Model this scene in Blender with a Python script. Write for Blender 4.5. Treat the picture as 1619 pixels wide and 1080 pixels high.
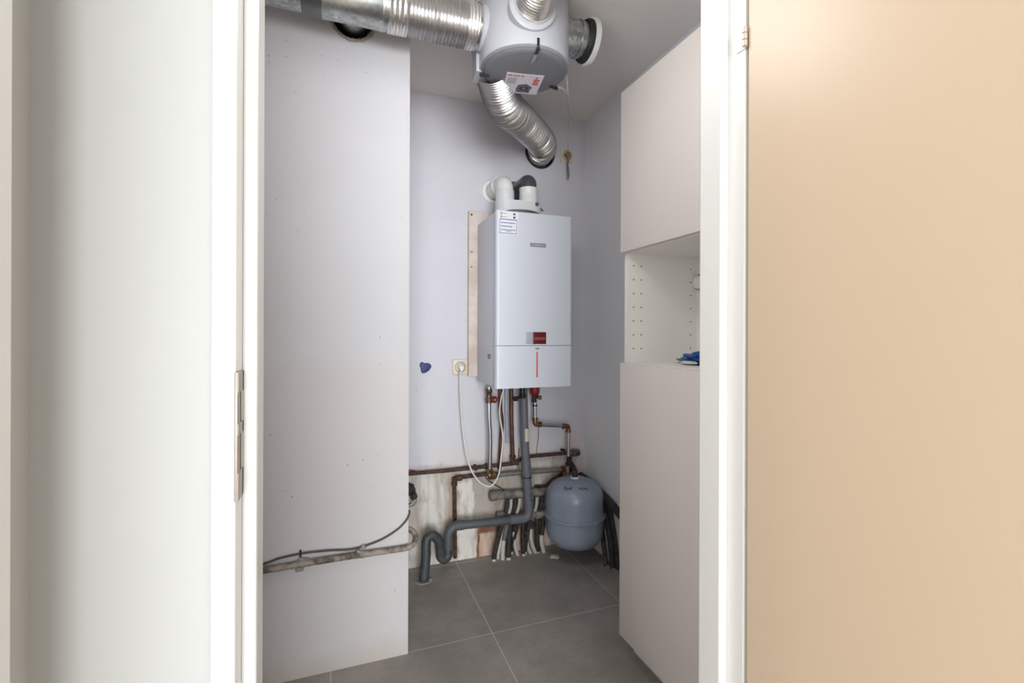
import bpy, bmesh, math, random
from mathutils import Vector, Matrix

# ------------------------------------------------------------------ clear
for _o in list(bpy.data.objects):
    bpy.data.objects.remove(_o)
C = bpy.context.scene.collection
S = bpy.context.scene
PI = math.pi
random.seed(7)

# ------------------------------------------------------------------ camera
cam_d = bpy.data.cameras.new('camera')
cam_d.sensor_width = 36.0
cam_d.lens = 745.0 / 1619.0 * 36.0
cam_d.shift_y = -15.0 / 1619.0
cam_d.clip_start = 0.02
cam = bpy.data.objects.new('camera', cam_d)
C.objects.link(cam)
yaw = math.atan(273.5 / 745.0)
cam.matrix_world = (Matrix.Translation((0, 0, 1.2)) @ Matrix.Rotation(-yaw, 4, 'Z')
                    @ Matrix.Rotation(PI / 2, 4, 'X') @ Matrix.Rotation(math.radians(0.2), 4, 'Z'))
S.camera = cam

# ------------------------------------------------------------------ world, lights, exposure
w = bpy.data.worlds.new('world'); S.world = w
w.use_nodes = True
w.node_tree.nodes['Background'].inputs[0].default_value = (0.75, 0.85, 1.0, 1)
w.node_tree.nodes['Background'].inputs[1].default_value = 0.6
S.view_settings.view_transform = 'Standard'
S.view_settings.look = 'None'
S.view_settings.gamma = 1.0
S.view_settings.use_curve_mapping = False
S.view_settings.exposure = 0.46

def area(name, loc, rot, sx, sy, power, col):
    d = bpy.data.lights.new(name, 'AREA'); d.shape = 'RECTANGLE'
    d.size = sx; d.size_y = sy; d.energy = power; d.color = col
    o = bpy.data.objects.new(name, d); C.objects.link(o)
    o.location = loc; o.rotation_euler = rot
    return o
# daylight through the hall window behind the camera
area('window_daylight', (-0.35, -5.42, 1.20), (PI / 2, 0, 0), 3.0, 2.2, 290.0, (0.92, 0.965, 1.0))
# unseen fill added on the left to brighten cabinet front and right jamb
area('hall_left_fill', (-2.26, -1.30, 1.45), (PI / 2, 0, -PI / 2), 1.6, 1.7, 42.0, (1.0, 0.985, 0.965))
# warm fill added out of view overhead to brighten the door leaf
area('hall_warm_fill', (0.0, -1.8, 2.38), (0, 0, 0), 0.5, 0.5, 1.6, (1.0, 0.86, 0.68))
# point fill without a fixture, added inside the doorway to brighten the closet
_d = bpy.data.lights.new('closet_fill', 'POINT'); _d.energy = 7.0; _d.shadow_soft_size = 0.14; _d.color = (0.98, 0.98, 1.0)
_o = bpy.data.objects.new('closet_fill', _d); C.objects.link(_o); _o.location = (0.28, 0.95, 2.03)

# ------------------------------------------------------------------ helpers
def lin(c):
    return tuple(((v / 255) / 12.92 if v / 255 <= 0.04045 else ((v / 255 + 0.055) / 1.055) ** 2.4) for v in c)

class NT:
    def __init__(s, name):
        s.m = bpy.data.materials.new(name); s.m.use_nodes = True
        s.t = s.m.node_tree; s.b = s.t.nodes['Principled BSDF']
        s.pos = s.t.nodes.new('ShaderNodeNewGeometry').outputs['Position']
    def link(s, a, b): s.t.links.new(a, b)
    def put(s, inp, v):
        if isinstance(v, bpy.types.NodeSocket): s.link(v, inp)
        elif isinstance(v, (tuple, list)) and len(v) == 3 and inp.type == 'RGBA': inp.default_value = (*v, 1)
        else: inp.default_value = v
    def math(s, op, a, b=0.0, clamp=False):
        n = s.t.nodes.new('ShaderNodeMath'); n.operation = op; n.use_clamp = clamp
        s.put(n.inputs[0], a); s.put(n.inputs[1], b); return n.outputs[0]
    def xyz(s, v=None):
        n = s.t.nodes.new('ShaderNodeSeparateXYZ'); s.link(v or s.pos, n.inputs[0]); return n.outputs
    def scaled(s, sc):
        n = s.t.nodes.new('ShaderNodeVectorMath'); n.operation = 'MULTIPLY'
        s.link(s.pos, n.inputs[0]); n.inputs[1].default_value = sc; return n.outputs[0]
    def noise(s, scale, detail=4.0, vec=None, rough=0.55):
        n = s.t.nodes.new('ShaderNodeTexNoise'); n.inputs['Scale'].default_value = scale
        n.inputs['Detail'].default_value = detail; n.inputs['Roughness'].default_value = rough
        s.link(vec or s.pos, n.inputs['Vector']); return n.outputs['Fac']
    def ramp(s, v, lo, hi):
        n = s.t.nodes.new('ShaderNodeMapRange'); n.interpolation_type = 'SMOOTHSTEP'; n.clamp = True
        s.put(n.inputs['Value'], v)
        n.inputs['From Min'].default_value = lo; n.inputs['From Max'].default_value = hi
        return n.outputs['Result']
    def mix(s, f, a, b):
        n = s.t.nodes.new('ShaderNodeMix'); n.data_type = 'RGBA'
        s.put(n.inputs[0], f); s.put(n.inputs[6], a); s.put(n.inputs[7], b); return n.outputs[2]
    def bump(s, h, strength, dist=0.002):
        n = s.t.nodes.new('ShaderNodeBump'); n.inputs['Strength'].default_value = strength
        n.inputs['Distance'].default_value = dist
        s.link(h, n.inputs['Height']); s.link(n.outputs[0], s.b.inputs['Normal'])
    def box(s, x, z, x0, x1, z0, z1, soft):
        f = s.ramp(x, x0 - soft, x0 + soft)
        f = s.math('MULTIPLY', f, s.math('SUBTRACT', 1.0, s.ramp(x, x1 - soft, x1 + soft)))
        f = s.math('MULTIPLY', f, s.ramp(z, z0 - soft, z0 + soft))
        return s.math('MULTIPLY', f, s.math('SUBTRACT', 1.0, s.ramp(z, z1 - soft, z1 + soft)))

def mat(name, c, rough=0.5, metal=0.0, var=0.06, scale=14.0, bump=0.0, bscale=60.0, c2=None, spec=None):
    """a procedural material: two close tones mixed by noise, with a fine bump"""
    n = NT(name)
    a = lin(c); b = lin(c2) if c2 else tuple(v * (1 - var * 2) for v in a)
    f = n.ramp(n.noise(scale), 0.35, 0.65) if c2 else n.noise(scale)
    n.link(n.mix(f, a, b), n.b.inputs['Base Color'])
    n.b.inputs['Roughness'].default_value = rough
    n.b.inputs['Metallic'].default_value = metal
    if spec is not None: n.b.inputs['Specular IOR Level'].default_value = spec
    if bump: n.bump(n.noise(bscale, 3.0), bump)
    return n.m

def new(): return bmesh.new()
def box(bm, x0, x1, y0, y1, z0, z1, bev=0.0, seg=2):
    r = bmesh.ops.create_cube(bm, size=1.0)
    vs = r['verts']
    for v in vs:
        v.co = Vector(((x0 + x1) / 2 + v.co.x * (x1 - x0), (y0 + y1) / 2 + v.co.y * (y1 - y0), (z0 + z1) / 2 + v.co.z * (z1 - z0)))
    if bev:
        es = list({e for v in vs for e in v.link_edges})
        bmesh.ops.bevel(bm, geom=es, offset=bev, segments=seg, profile=0.5, affect='EDGES')
    return bm
def prism(bm, pts, z0, z1):
    """extrude an outline in XY from z0 to z1"""
    lo = [bm.verts.new((x, y, z0)) for x, y in pts]; hi = [bm.verts.new((x, y, z1)) for x, y in pts]
    bm.faces.new(lo[::-1]); bm.faces.new(hi)
    for i in range(len(pts)):
        j = (i + 1) % len(pts); bm.faces.new((lo[i], lo[j], hi[j], hi[i]))
    return bm
def fillet(pts, rad, n=6):
    pts = [Vector(p) for p in pts]
    if not rad: return pts
    out = [pts[0]]
    for i in range(1, len(pts) - 1):
        a, b, c = pts[i - 1], pts[i], pts[i + 1]
        u, v = (a - b), (c - b)
        d = min(rad, u.length * 0.45, v.length * 0.45)
        u.normalize(); v.normalize()
        p, q = b + u * d, b + v * d
        for k in range(n + 1):
            t = k / n
            out.append((p * (1 - t) + b * t) * (1 - t) + (b * (1 - t) + q * t) * t)
    out.append(pts[-1]); return out
def spline(pts, n=8):
    P = [Vector(p) for p in pts]; P = [P[0] * 2 - P[1]] + P + [P[-1] * 2 - P[-2]]
    out = []
    for i in range(1, len(P) - 2):
        a, b, c, d = P[i - 1:i + 3]
        for k in range(n):
            t = k / n
            out.append(0.5 * ((2 * b) + (c - a) * t + (2 * a - 5 * b + 4 * c - d) * t * t + (3 * b - a - 3 * c + d) * t ** 3))
    out.append(P[-2].copy()); return out
def resample(pts, step):
    out = [pts[0].copy()]; acc = 0.0
    for a, b in zip(pts, pts[1:]):
        L = (b - a).length; d = step - acc
        while d <= L:
            out.append(a + (b - a) * (d / L)); d += step
        acc = (acc + L) % step if L else acc
    if (out[-1] - pts[-1]).length > step * 0.3: out.append(pts[-1].copy())
    return out
def tube(bm, pts, r, seg=14, caps=True):
    """round tube along points; r is a number or a function of the index share 0..1 / length"""
    pts = [Vector(p) for p in pts]
    n = len(pts); rings = []
    t0 = (pts[1] - pts[0]).normalized()
    ref = Vector((0, 0, 1)) if abs(t0.z) < 0.9 else Vector((1, 0, 0))
    u = t0.cross(ref).normalized(); s = 0.0
    for i, p in enumerate(pts):
        if i: s += (p - pts[i - 1]).length
        t = ((pts[min(i + 1, n - 1)] - pts[max(i - 1, 0)])).normalized()
        u = (u - t * u.dot(t)).normalized(); v = t.cross(u)
        rr = r(s, i) if callable(r) else r
        rings.append([bm.verts.new(p + (u * math.cos(2 * PI * k / seg) + v * math.sin(2 * PI * k / seg)) * rr) for k in range(seg)])
    for a, b in zip(rings, rings[1:]):
        for k in range(seg):
            bm.faces.new((a[k], a[(k + 1) % seg], b[(k + 1) % seg], b[k]))
    if caps:
        bm.faces.new(rings[0][::-1]); bm.faces.new(rings[-1])
    return bm
def cyl(bm, a, b, r, seg=24, bev=0.0):
    a, b = Vector(a), Vector(b); d = (b - a).normalized()
    if bev:
        return tube_r(bm, [a, a + d * 1e-5, a + d * bev, b - d * bev, b - d * 1e-5, b], [r - bev, r - bev * 0.98, r, r, r - bev * 0.98, r - bev], seg)
    return tube(bm, [a, b], r, seg)
def tube_r(bm, pts, rs, seg=24):
    return tube(bm, pts, lambda s, i: rs[i], seg)
def lathe(bm, c, axis, prof, seg=48):
    """prof: (distance along axis, radius)"""
    c, axis = Vector(c), Vector(axis).normalized()
    ref = Vector((0, 0, 1)) if abs(axis.z) < 0.9 else Vector((1, 0, 0))
    u = axis.cross(ref).normalized(); v = axis.cross(u); rings = []
    for h, r in prof:
        if r < 1e-6: rings.append([bm.verts.new(c + axis * h)])
        else: rings.append([bm.verts.new(c + axis * h + (u * math.cos(2 * PI * k / seg) + v * math.sin(2 * PI * k / seg)) * r) for k in range(seg)])
    for a, b in zip(rings, rings[1:]):
        for k in range(seg):
            q = [a[k % len(a)], a[(k + 1) % len(a)], b[(k + 1) % len(b)], b[k % len(b)]]
            f = []
            for x in q:
                if x not in f: f.append(x)
            if len(f) > 2: bm.faces.new(f)
    return bm
def blob(bm, c, r, sx=1, sy=1, sz=1, amp=0.25, sub=2, seed=1):
    rnd = random.Random(seed)
    q = bmesh.ops.create_icosphere(bm, subdivisions=sub, radius=1.0)
    for v in q['verts']:
        k = r * (1 + amp * (rnd.random() - 0.5) * 2)
        v.co = Vector((c[0] + v.co.x * k * sx, c[1] + v.co.y * k * sy, c[2] + v.co.z * k * sz))
    return bm
def plate(bm, o, u, v, w_, h_, th, n=None):
    """thin slab: corner o, directions u (width) and v (height), thickness along n"""
    o, u, v = Vector(o), Vector(u).normalized(), Vector(v).normalized()
    n = Vector(n).normalized() if n else u.cross(v).normalized()
    ps = [o, o + u * w_, o + u * w_ + v * h_, o + v * h_]
    a = [bm.verts.new(p) for p in ps]; b = [bm.verts.new(p + n * th) for p in ps]
    bm.faces.new(a[::-1]); bm.faces.new(b)
    for i in range(4): bm.faces.new((a[i], a[(i + 1) % 4], b[(i + 1) % 4], b[i]))
    return bm

def obj(name, bm, m, parent=None, smooth=True):
    bmesh.ops.recalc_face_normals(bm, faces=bm.faces[:])
    for f in bm.faces: f.smooth = smooth
    for e in bm.edges:
        if len(e.link_faces) == 2 and e.calc_face_angle(0) > math.radians(38): e.smooth = False
    me = bpy.data.meshes.new(name); bm.to_mesh(me); bm.free()
    me.materials.append(m)
    o = bpy.data.objects.new(name, me); C.objects.link(o)
    if parent:
        o.parent = parent
        off = Vector(); p = parent
        while p: off += p.location; p = p.parent
        me.transform(Matrix.Translation(-off))
    return o
def thing(name, label, cat, loc, group=None):
    o = bpy.data.objects.new(name, None); C.objects.link(o)
    o.empty_display_size = 0.05
    o.location = loc; o['label'] = label; o['category'] = cat
    if group: o['group'] = group
    return o
def tag(o, label, cat, group=None):
    o['label'] = label; o['category'] = cat
    if group: o['group'] = group
    return o
def struct(name, bm, m, parent=None):
    o = obj(name, bm, m, parent, smooth=False)
    if not parent: o['kind'] = 'structure'
    return o
def cut(o, bm):
    """cut the closed shape bm out of o"""
    me = bpy.data.meshes.new('tmp'); bmesh.ops.recalc_face_normals(bm, faces=bm.faces[:]); bm.to_mesh(me); bm.free()
    k = bpy.data.objects.new('tmp', me); C.objects.link(k)
    md = o.modifiers.new('b', 'BOOLEAN'); md.operation = 'DIFFERENCE'; md.object = k; md.solver = 'EXACT'
    bpy.context.view_layer.update()
    ev = o.evaluated_get(bpy.context.evaluated_depsgraph_get())
    res = bpy.data.meshes.new_from_object(ev)
    o.modifiers.clear(); o.data = res
    bpy.data.objects.remove(k); bpy.data.meshes.remove(me)

# ------------------------------------------------------------------ room materials
def back_wall_material():
    n = NT('stained_plaster')
    x, y, z = n.xyz()
    d1 = n.math('MULTIPLY', n.math('SUBTRACT', n.noise(7.0), 0.5), 0.10)
    d2 = n.math('MULTIPLY', n.math('SUBTRACT', n.noise(30.0, 5.0), 0.5), 0.03)
    d = n.math('ADD', d1, d2)
    xx, zz = n.math('ADD', x, d), n.math('ADD', z, d)
    col = n.mix(n.noise(3.0), lin((213, 211, 218)), lin((202, 200, 206)))
    streak = n.ramp(n.noise(1.0, 4.0, n.scaled((28, 28, 3.0))), 0.38, 0.68)
    low = n.box(xx, zz, 0.0, 1.22, -0.2, 0.47, 0.02)
    beige = n.mix(streak, lin((212, 206, 198)), lin((178, 166, 152)))
    col = n.mix(n.math('MULTIPLY', low, 0.95), col, beige)
    tide = n.box(xx, zz, 0.47, 1.05, 0.45, 0.60, 0.022)
    col = n.mix(n.math('MULTIPLY', tide, 0.45), col, lin((216, 205, 196)))
    grey = n.box(xx, zz, 0.665, 1.02, 0.22, 0.435, 0.012)
    col = n.mix(n.math('MULTIPLY', grey, 0.85), col, lin((178, 168, 158)))
    clean = n.box(xx, zz, 0.585, 0.67, 0.0, 0.42, 0.008)
    col = n.mix(n.math('MULTIPLY', clean, 0.8), col, lin((226, 220, 212)))
    pink = n.box(xx, zz, 0.70, 1.10, -0.1, 0.16, 0.01)
    col = n.mix(n.math('MULTIPLY', pink, 0.9), col, n.mix(streak, lin((214, 186, 166)), lin((190, 150, 122))))
    xr, zr = n.math('ADD', x, n.math('MULTIPLY', d2, 0.9)), n.math('ADD', z, d2)
    rust = n.math('MAXIMUM', n.box(xr, zr, 0.70, 0.90, 0.122, 0.185, 0.010), n.box(xr, zr, 0.694, 0.706, -0.1, 0.15, 0.005))
    col = n.mix(n.math('MULTIPLY', rust, 0.95), col, n.mix(n.noise(40.0), lin((140, 74, 36)), lin((84, 48, 32))))
    pipe = n.box(xx, zz, 0.535, 0.59, 0.0, 0.47, 0.018)
    col = n.mix(n.math('MULTIPLY', pipe, 0.5), col, lin((150, 100, 68)))
    band = n.box(xx, zz, 0.30, 1.30, 0.475, 0.51, 0.014)
    col = n.mix(n.math('MULTIPLY', band, 0.35), col, lin((160, 124, 100)))
    edge = n.box(xx, zz, 1.19, 1.33, 0.30, 0.62, 0.05)
    col = n.mix(n.math('MULTIPLY', edge, 0.5), col, lin((214, 186, 172)))
    grime = n.math('MULTIPLY', n.box(xx, zz, 0.25, 1.30, -0.1, 0.52, 0.05), n.ramp(n.noise(11.0, 7.0, n.scaled((1.6, 1.6, 0.6)), 0.7), 0.48, 0.66))
    col = n.mix(n.math('MULTIPLY', grime, 0.5), col, lin((142, 122, 102)))
    pit = n.ramp(n.noise(55.0, 2.0), 0.71, 0.74)
    col = n.mix(n.math('MULTIPLY', pit, 0.55), col, lin((150, 142, 138)))
    n.link(col, n.b.inputs['Base Color']); n.b.inputs['Roughness'].default_value = 0.75
    n.bump(n.noise(24.0, 6.0), 0.35, 0.004)
    return n.m
def column_material():
    n = NT('scuffed_wall_paint')
    x, y, z = n.xyz()
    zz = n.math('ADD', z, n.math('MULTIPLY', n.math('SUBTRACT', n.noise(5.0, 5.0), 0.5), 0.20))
    xx = n.math('ADD', x, n.math('MULTIPLY', n.math('SUBTRACT', n.noise(9.0), 0.5), 0.05))
    col = n.mix(n.noise(2.2), lin((194, 193, 196)), lin((184, 182, 185)))
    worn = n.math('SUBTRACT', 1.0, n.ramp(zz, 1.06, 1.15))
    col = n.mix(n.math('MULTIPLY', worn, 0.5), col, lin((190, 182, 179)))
    foot = n.math('SUBTRACT', 1.0, n.ramp(zz, -0.02, 0.09))
    col = n.mix(n.math('MULTIPLY', foot, 0.75), col, lin((178, 168, 158)))
    pit = n.ramp(n.noise(70.0, 2.0), 0.725, 0.75)
    reg = n.ramp(n.noise(3.0), 0.45, 0.6)
    col = n.mix(n.math('MULTIPLY', n.math('MULTIPLY', pit, reg), 0.75), col, lin((120, 112, 108)))
    n.link(col, n.b.inputs['Base Color']); n.b.inputs['Roughness'].default_value = 0.7
    n.bump(n.noise(16.0, 6.0), 0.3, 0.004)
    return n.m
def tile_material():
    n = NT('grey_floor_tiles')
    x, y, z = n.xyz()
    def line(c, o):
        m_ = n.math('ABSOLUTE', n.math('SUBTRACT', n.math('PINGPONG', n.math('SUBTRACT', c, o), 0.3), 0.0))
        return n.math('SUBTRACT', 1.0, n.ramp(m_, 0.0016, 0.0026))
    g = n.math('MAXIMUM', line(x, 0.577), line(y, 1.787))
    f = n.ramp(n.noise(4.5, 8.0, rough=0.65), 0.3, 0.7)
    col = n.mix(f, lin((140, 134, 128)), lin((161, 154, 147)))
    col = n.mix(n.math('MULTIPLY', n.ramp(n.noise(60.0, 4.0), 0.5, 0.75), 0.25), col, lin((114, 109, 105)))
    n.link(n.mix(g, col, lin((190, 184, 178))), n.b.inputs['Base Color'])
    n.b.inputs['Roughness'].default_value = 0.55
    n.bump(n.math('SUBTRACT', n.noise(40.0, 5.0), n.math('MULTIPLY', g, 1.0)), 0.15, 0.001)
    return n.m
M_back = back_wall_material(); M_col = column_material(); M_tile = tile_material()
M_paint = mat('interior_wall_paint', (240, 240, 243), 0.75, var=0.02, scale=3, bump=0.25, bscale=18)
M_ceil = mat('ceiling_paint', (246, 241, 236), 0.85, var=0.02, scale=3, bump=0.2, bscale=22)
M_hall = mat('hall_wall_paint', (190, 190, 188), 0.7, var=0.01, scale=2, bump=0.1, bscale=40)
M_frame = mat('frame_enamel', (218, 217, 214), 0.32, var=0.01, scale=5)
M_door = mat('door_enamel', (197, 176, 152), 0.4, var=0.015, scale=1.5)
M_oak = mat('hall_oak_floor', (224, 212, 198), 0.5, var=0.1, scale=4)
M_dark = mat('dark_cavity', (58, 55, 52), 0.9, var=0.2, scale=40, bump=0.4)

# ------------------------------------------------------------------ setting: closet
H = 2.425
YB = 2.418
struct('floor', box(new(), -1.0, 1.6, 0.70, 2.6, -0.06, 0.0), M_tile)
struct('ceiling', box(new(), -1.0, 1.6, 0.78, 2.6, H, H + 0.06), M_ceil)
wb = struct('wall_back', box(new(), 0.0, 1.6, YB, YB + 0.14, 0, H), M_back)
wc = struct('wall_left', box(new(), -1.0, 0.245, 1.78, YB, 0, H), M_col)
struct('wall_right', box(new(), 1.334, 1.46, 0.69, YB, 0, H), M_paint)
struct('wall_side', box(new(), -1.06, -0.96, 0.78, 1.78, 0, H), M_paint)
bm = new()
box(bm, -1.0, -0.150, 0.69, 0.78, 0, H); box(bm, 0.743, 1.46, 0.69, 0.78, 0, H); box(bm, -0.150, 0.743, 0.69, 0.78, 2.155, H)
struct('wall_front', bm, M_hall)
cut(wc, cyl(new(), (0.043, 1.70, 2.312), (0.043, 1.99, 2.312), 0.068, 28))
cut(wb, cyl(new(), (1.050, 2.30, 2.200), (1.050, 2.50, 2.200), 0.088, 32))

# ------------------------------------------------------------------ setting: hall where the camera stands
struct('floor_hall', box(new(), -2.3, 2.4, -5.6, 0.70, -0.06, 0.0), M_oak)
struct('ceiling_hall', box(new(), -2.3, 2.4, -5.6, 0.78, 2.46, 2.52), M_hall)
struct('wall_hall_left', box(new(), -0.45, -0.33, 0.20, 0.72, 0, 2.46), M_hall)
struct('wall_hall_side', box(new(), -2.3, -0.45, 0.20, 0.32, 0, 2.46), M_hall)
struct('wall_hall_end', box(new(), -2.42, -2.3, -5.6, 0.32, 0, 2.46), M_hall)
struct('wall_hall_right', box(new(), 2.3, 2.42, -5.6, 0.78, 0, 2.46), M_hall)
bm = new()
box(bm, -2.3, 2.3, -5.6, -5.45, 0, 0.06); box(bm, -2.3, 2.3, -5.6, -5.45, 2.35, 2.46)
box(bm, 1.2, 2.3, -5.6, -5.45, 0.06, 2.35); box(bm, -2.3, -1.9, -5.6, -5.45, 0.06, 2.35)
struct('wall_hall_rear', bm, M_hall)
struct('trim_2', box(new(), -0.33, -0.2785, 0.20, 0.56, 0, 2.46, 0.004), M_frame)
# steel door frame: face, rabbet, stop
bm = new()
box(bm, -0.150, -0.122, 0.680, 0.788, 0, 2.15, 0.003); box(bm, -0.1225, -0.104, 0.720, 0.780, 0, 2.12, 0.004)
box(bm, 0.715, 0.743, 0.680, 0.788, 0, 2.15, 0.003); box(bm, 0.697, 0.7155, 0.720, 0.780, 0, 2.12, 0.004)
box(bm, -0.150, 0.743, 0.680, 0.788, 2.125, 2.155, 0.003); box(bm, -0.1225, 0.7155, 0.720, 0.780, 2.105, 2.126, 0.004)
fr = struct('trim_1', bm, M_frame)
M_steel = mat('worn_strike_steel', (176, 166, 158), 0.5, 0.4, 0.1, 30)
bm = new()
for z0, z1 in ((0.984, 1.0), (1.0, 1.02), (1.068, 1.082), (1.122, 1.148)):
    box(bm, -0.1222, -0.1190, 0.6775, 0.712, z0, z1)
box(bm, -0.1235, -0.1195, 0.6765, 0.693, 0.984, 1.148, 0.0012)
box(bm, -0.1222, -0.1190, 0.706, 0.712, 0.984, 1.148)
sp = obj('strike_plate', bm, M_steel, fr); sp['label'] = 'worn steel strike plate'
bm = new()
box(bm, -0.1221, -0.1212, 0.693, 0.706, 1.02, 1.068); box(bm, -0.1221, -0.1212, 0.693, 0.706, 1.082, 1.122)
obj('strike_opening', bm, M_dark, fr)
# the open door leaf on the right
dr = struct('door_1', box(new(), 0.713, 0.753, -0.165, 0.672, 0.006, 2.11, 0.002), M_door)
M_hinge = mat('hinge_metal', (214, 204, 190), 0.35, 0.6, 0.1, 30)
for zc in (1.752, 0.25):
    bm = new()
    for k in range(3): cyl(bm, (0.7085, 0.676, zc - 0.018 + k * 0.0125), (0.7085, 0.676, zc - 0.0065 + k * 0.0125), 0.0050, 14, 0.001)
    box(bm, 0.7125, 0.7150, 0.674, 0.70, zc - 0.018, zc + 0.018)
    obj('hinge', bm, M_hinge, dr)['label'] = 'small metal knuckle hinge'

# ------------------------------------------------------------------ tall cabinet
M_cab = mat('matt_white_laminate', (232, 224, 218), 0.45, var=0.01, scale=3)
M_cabin = mat('white_melamine', (248, 245, 240), 0.5, var=0.01, scale=3)
M_hole = mat('drilled_hole_shadow', (70, 66, 62), 0.9, var=0.1)
cx0, cx1, cy0, cy1 = 1.000, 1.330, 0.905, 1.505
cab = thing('tall_cabinet', 'tall white flat-front cabinet with an open shelf compartment along the right wall', 'cabinet', (1.15, 1.205, 0))
bm = new()
box(bm, cx0, cx1, cy1 - 0.018, cy1, 0.08, 2.08); box(bm, cx0, cx1, cy0, cy0 + 0.018, 0.08, 2.08)
box(bm, cx0, cx1, cy0 + 0.018, cy1 - 0.018, 2.062, 2.08); box(bm, cx0, cx1, cy0 + 0.018, cy1 - 0.018, 0.08, 0.098)
box(bm, cx0, cx1, cy0 + 0.018, cy1 - 0.018, 1.490, 1.508)
obj('carcass', bm, M_cabin, cab)
obj('back_panel', box(new(), cx1 - 0.012, cx1 - 0.004, cy0 + 0.018, cy1 - 0.018, 0.098, 2.062), M_cabin, cab)
obj('shelf', box(new(), cx0 + 0.001, cx1 - 0.012, cy0 + 0.018, cy1 - 0.018, 1.072, 1.090, 0.001), M_cabin, cab)
d1 = obj('door', box(new(), 0.980, 0.998, cy0 + 0.001, cy1 - 0.001, 1.495, 2.089, 0.0015), M_cab, cab); d1['label'] = 'upper flat white cabinet door'
d2 = obj('door', box(new(), 0.980, 0.998, cy0 + 0.001, cy1 - 0.001, 0.080, 1.088, 0.0015), M_cab, cab); d2['label'] = 'lower flat white cabinet door'
obj('plinth', box(new(), 1.045, 1.06, cy0, cy1, 0.0, 0.08), M_cab, cab)
for X in (1.026, 1.060, 1.288):
    for k in range(7):
        obj('pin_hole', cyl(new(), (X, cy1 - 0.0188, 1.140 + k * 0.0512), (X, cy1 - 0.0175, 1.140 + k * 0.0512), 0.0026, 10), M_hole, cab)
M_grom = mat('grommet_rim', (150, 140, 122), 0.5, var=0.1)
gr = thing('cable_grommet', 'round white cable grommet with a dark rim on the cabinet back panel', 'cable grommet', (1.300, 1.462, 1.395))
obj('rim', lathe(new(), (1.318, 1.462, 1.395), (-1, 0, 0), [(0, 0), (0, 0.031), (0.010, 0.031), (0.013, 0.028), (0.013, 0)], 32), M_grom, gr)
obj('cap', lathe(new(), (1.3055, 1.462, 1.395), (-1, 0, 0), [(0, 0), (0, 0.026), (0.005, 0.0255), (0.007, 0.023), (0.007, 0)], 32), M_cabin, gr)
# crumpled blue bag lying in the compartment, with a white slip
M_blue = mat('blue_plastic_film', (18, 92, 168), 0.35, var=0.3, scale=40, bump=0.6, bscale=50)
bg = thing('blue_bag', 'crumpled blue plastic bag lying on the open cabinet shelf', 'bag', (1.17, 1.33, 1.09))
bm = new(); blob(bm, (1.165, 1.30, 1.112), 0.034, 1.7, 1.6, 0.62, 0.22, 3, 4)
blob(bm, (1.20, 1.36, 1.1005), 0.030, 1.6, 2.3, 0.30, 0.25, 3, 9)
for v in bm.verts: v.co.z = max(v.co.z, 1.0905)
obj('film', bm, M_blue, bg)
bm = new(); blob(bm, (1.115, 1.292, 1.0985), 0.012, 1.8, 3.2, 0.55, 0.15, 2, 5)
for v in bm.verts: v.co.z = max(v.co.z, 1.0905)
obj('white_roll', bm, mat('white_paper_slip', (226, 224, 220), 0.7, var=0.1), bg)

# ------------------------------------------------------------------ metal and plastic materials
def galv():
    n = NT('galvanised_steel')
    v = n.t.nodes.new('ShaderNodeTexVoronoi'); v.inputs['Scale'].default_value = 90.0; n.link(n.pos, v.inputs['Vector'])
    s_ = n.xyz(v.outputs['Color'])[0]
    n.link(n.mix(s_, lin((196, 198, 198)), lin((160, 164, 165))), n.b.inputs['Base Color'])
    n.b.inputs['Metallic'].default_value = 1.0
    n.link(n.math('ADD', n.math('MULTIPLY', s_, 0.14), 0.26), n.b.inputs['Roughness'])
    n.bump(n.noise(22.0, 3.0), 0.15, 0.003)
    return n.m
M_galv = galv()
M_alu = mat('aluminium_foil', (206, 204, 203), 0.33, 1.0, 0.06, 25, 0.35, 45)
M_tape = mat('crinkled_foil_tape', (226, 222, 218), 0.30, 1.0, 0.06, 40, 0.8, 70)
M_unit = mat('unit_light_grey_shell', (184, 186, 193), 0.42, var=0.01)
M_lid = mat('unit_grey_lid', (122, 122, 126), 0.45, var=0.03, bump=0.1)
M_white = mat('white_plastic', (234, 233, 230), 0.4, var=0.02)
M_rubber = mat('black_rubber', (36, 36, 38), 0.6, var=0.1)
M_blackp = mat('black_plastic', (30, 30, 32), 0.45, var=0.1)
M_chrome = mat('bright_steel', (200, 202, 206), 0.2, 1.0, 0.05, 20)
M_boil = mat('boiler_white_enamel', (210, 213, 222), 0.35, var=0.008)
M_boils = mat('boiler_side_enamel', (214, 217, 226), 0.38, var=0.01)
M_pvc = mat('grey_pvc', (104, 107, 114), 0.45, var=0.08, scale=20)
M_pvcd = mat('dusty_grey_pvc', (84, 88, 92), 0.55, var=0.12, scale=16)
M_cu = mat('tarnished_copper', (116, 76, 60), 0.45, 0.6, c2=(86, 56, 46), scale=24)
M_rust = mat('rusty_brown_pipe', (92, 66, 54), 0.75, 0.2, c2=(58, 42, 36), scale=45, bump=0.5)
M_brass = mat('aged_brass', (150, 116, 78), 0.4, 0.85, c2=(104, 78, 54), scale=50)
M_iron = mat('dark_iron', (64, 58, 52), 0.6, 0.4, c2=(44, 38, 34), scale=50, bump=0.3)
M_red = mat('red_plastic', (138, 36, 30), 0.45, var=0.1)
M_wire = mat('white_cable_sheath', (226, 222, 214), 0.5, var=0.03)
M_cream = mat('cream_socket_plastic', (222, 210, 190), 0.45, var=0.03)
M_dirtyp = mat('plaster_spattered_steel', (150, 140, 128), 0.75, 0.1, c2=(84, 74, 66), scale=34, bump=0.7)
M_mort = mat('mortar', (158, 150, 142), 0.95, var=0.15, scale=60, bump=0.8)

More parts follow.
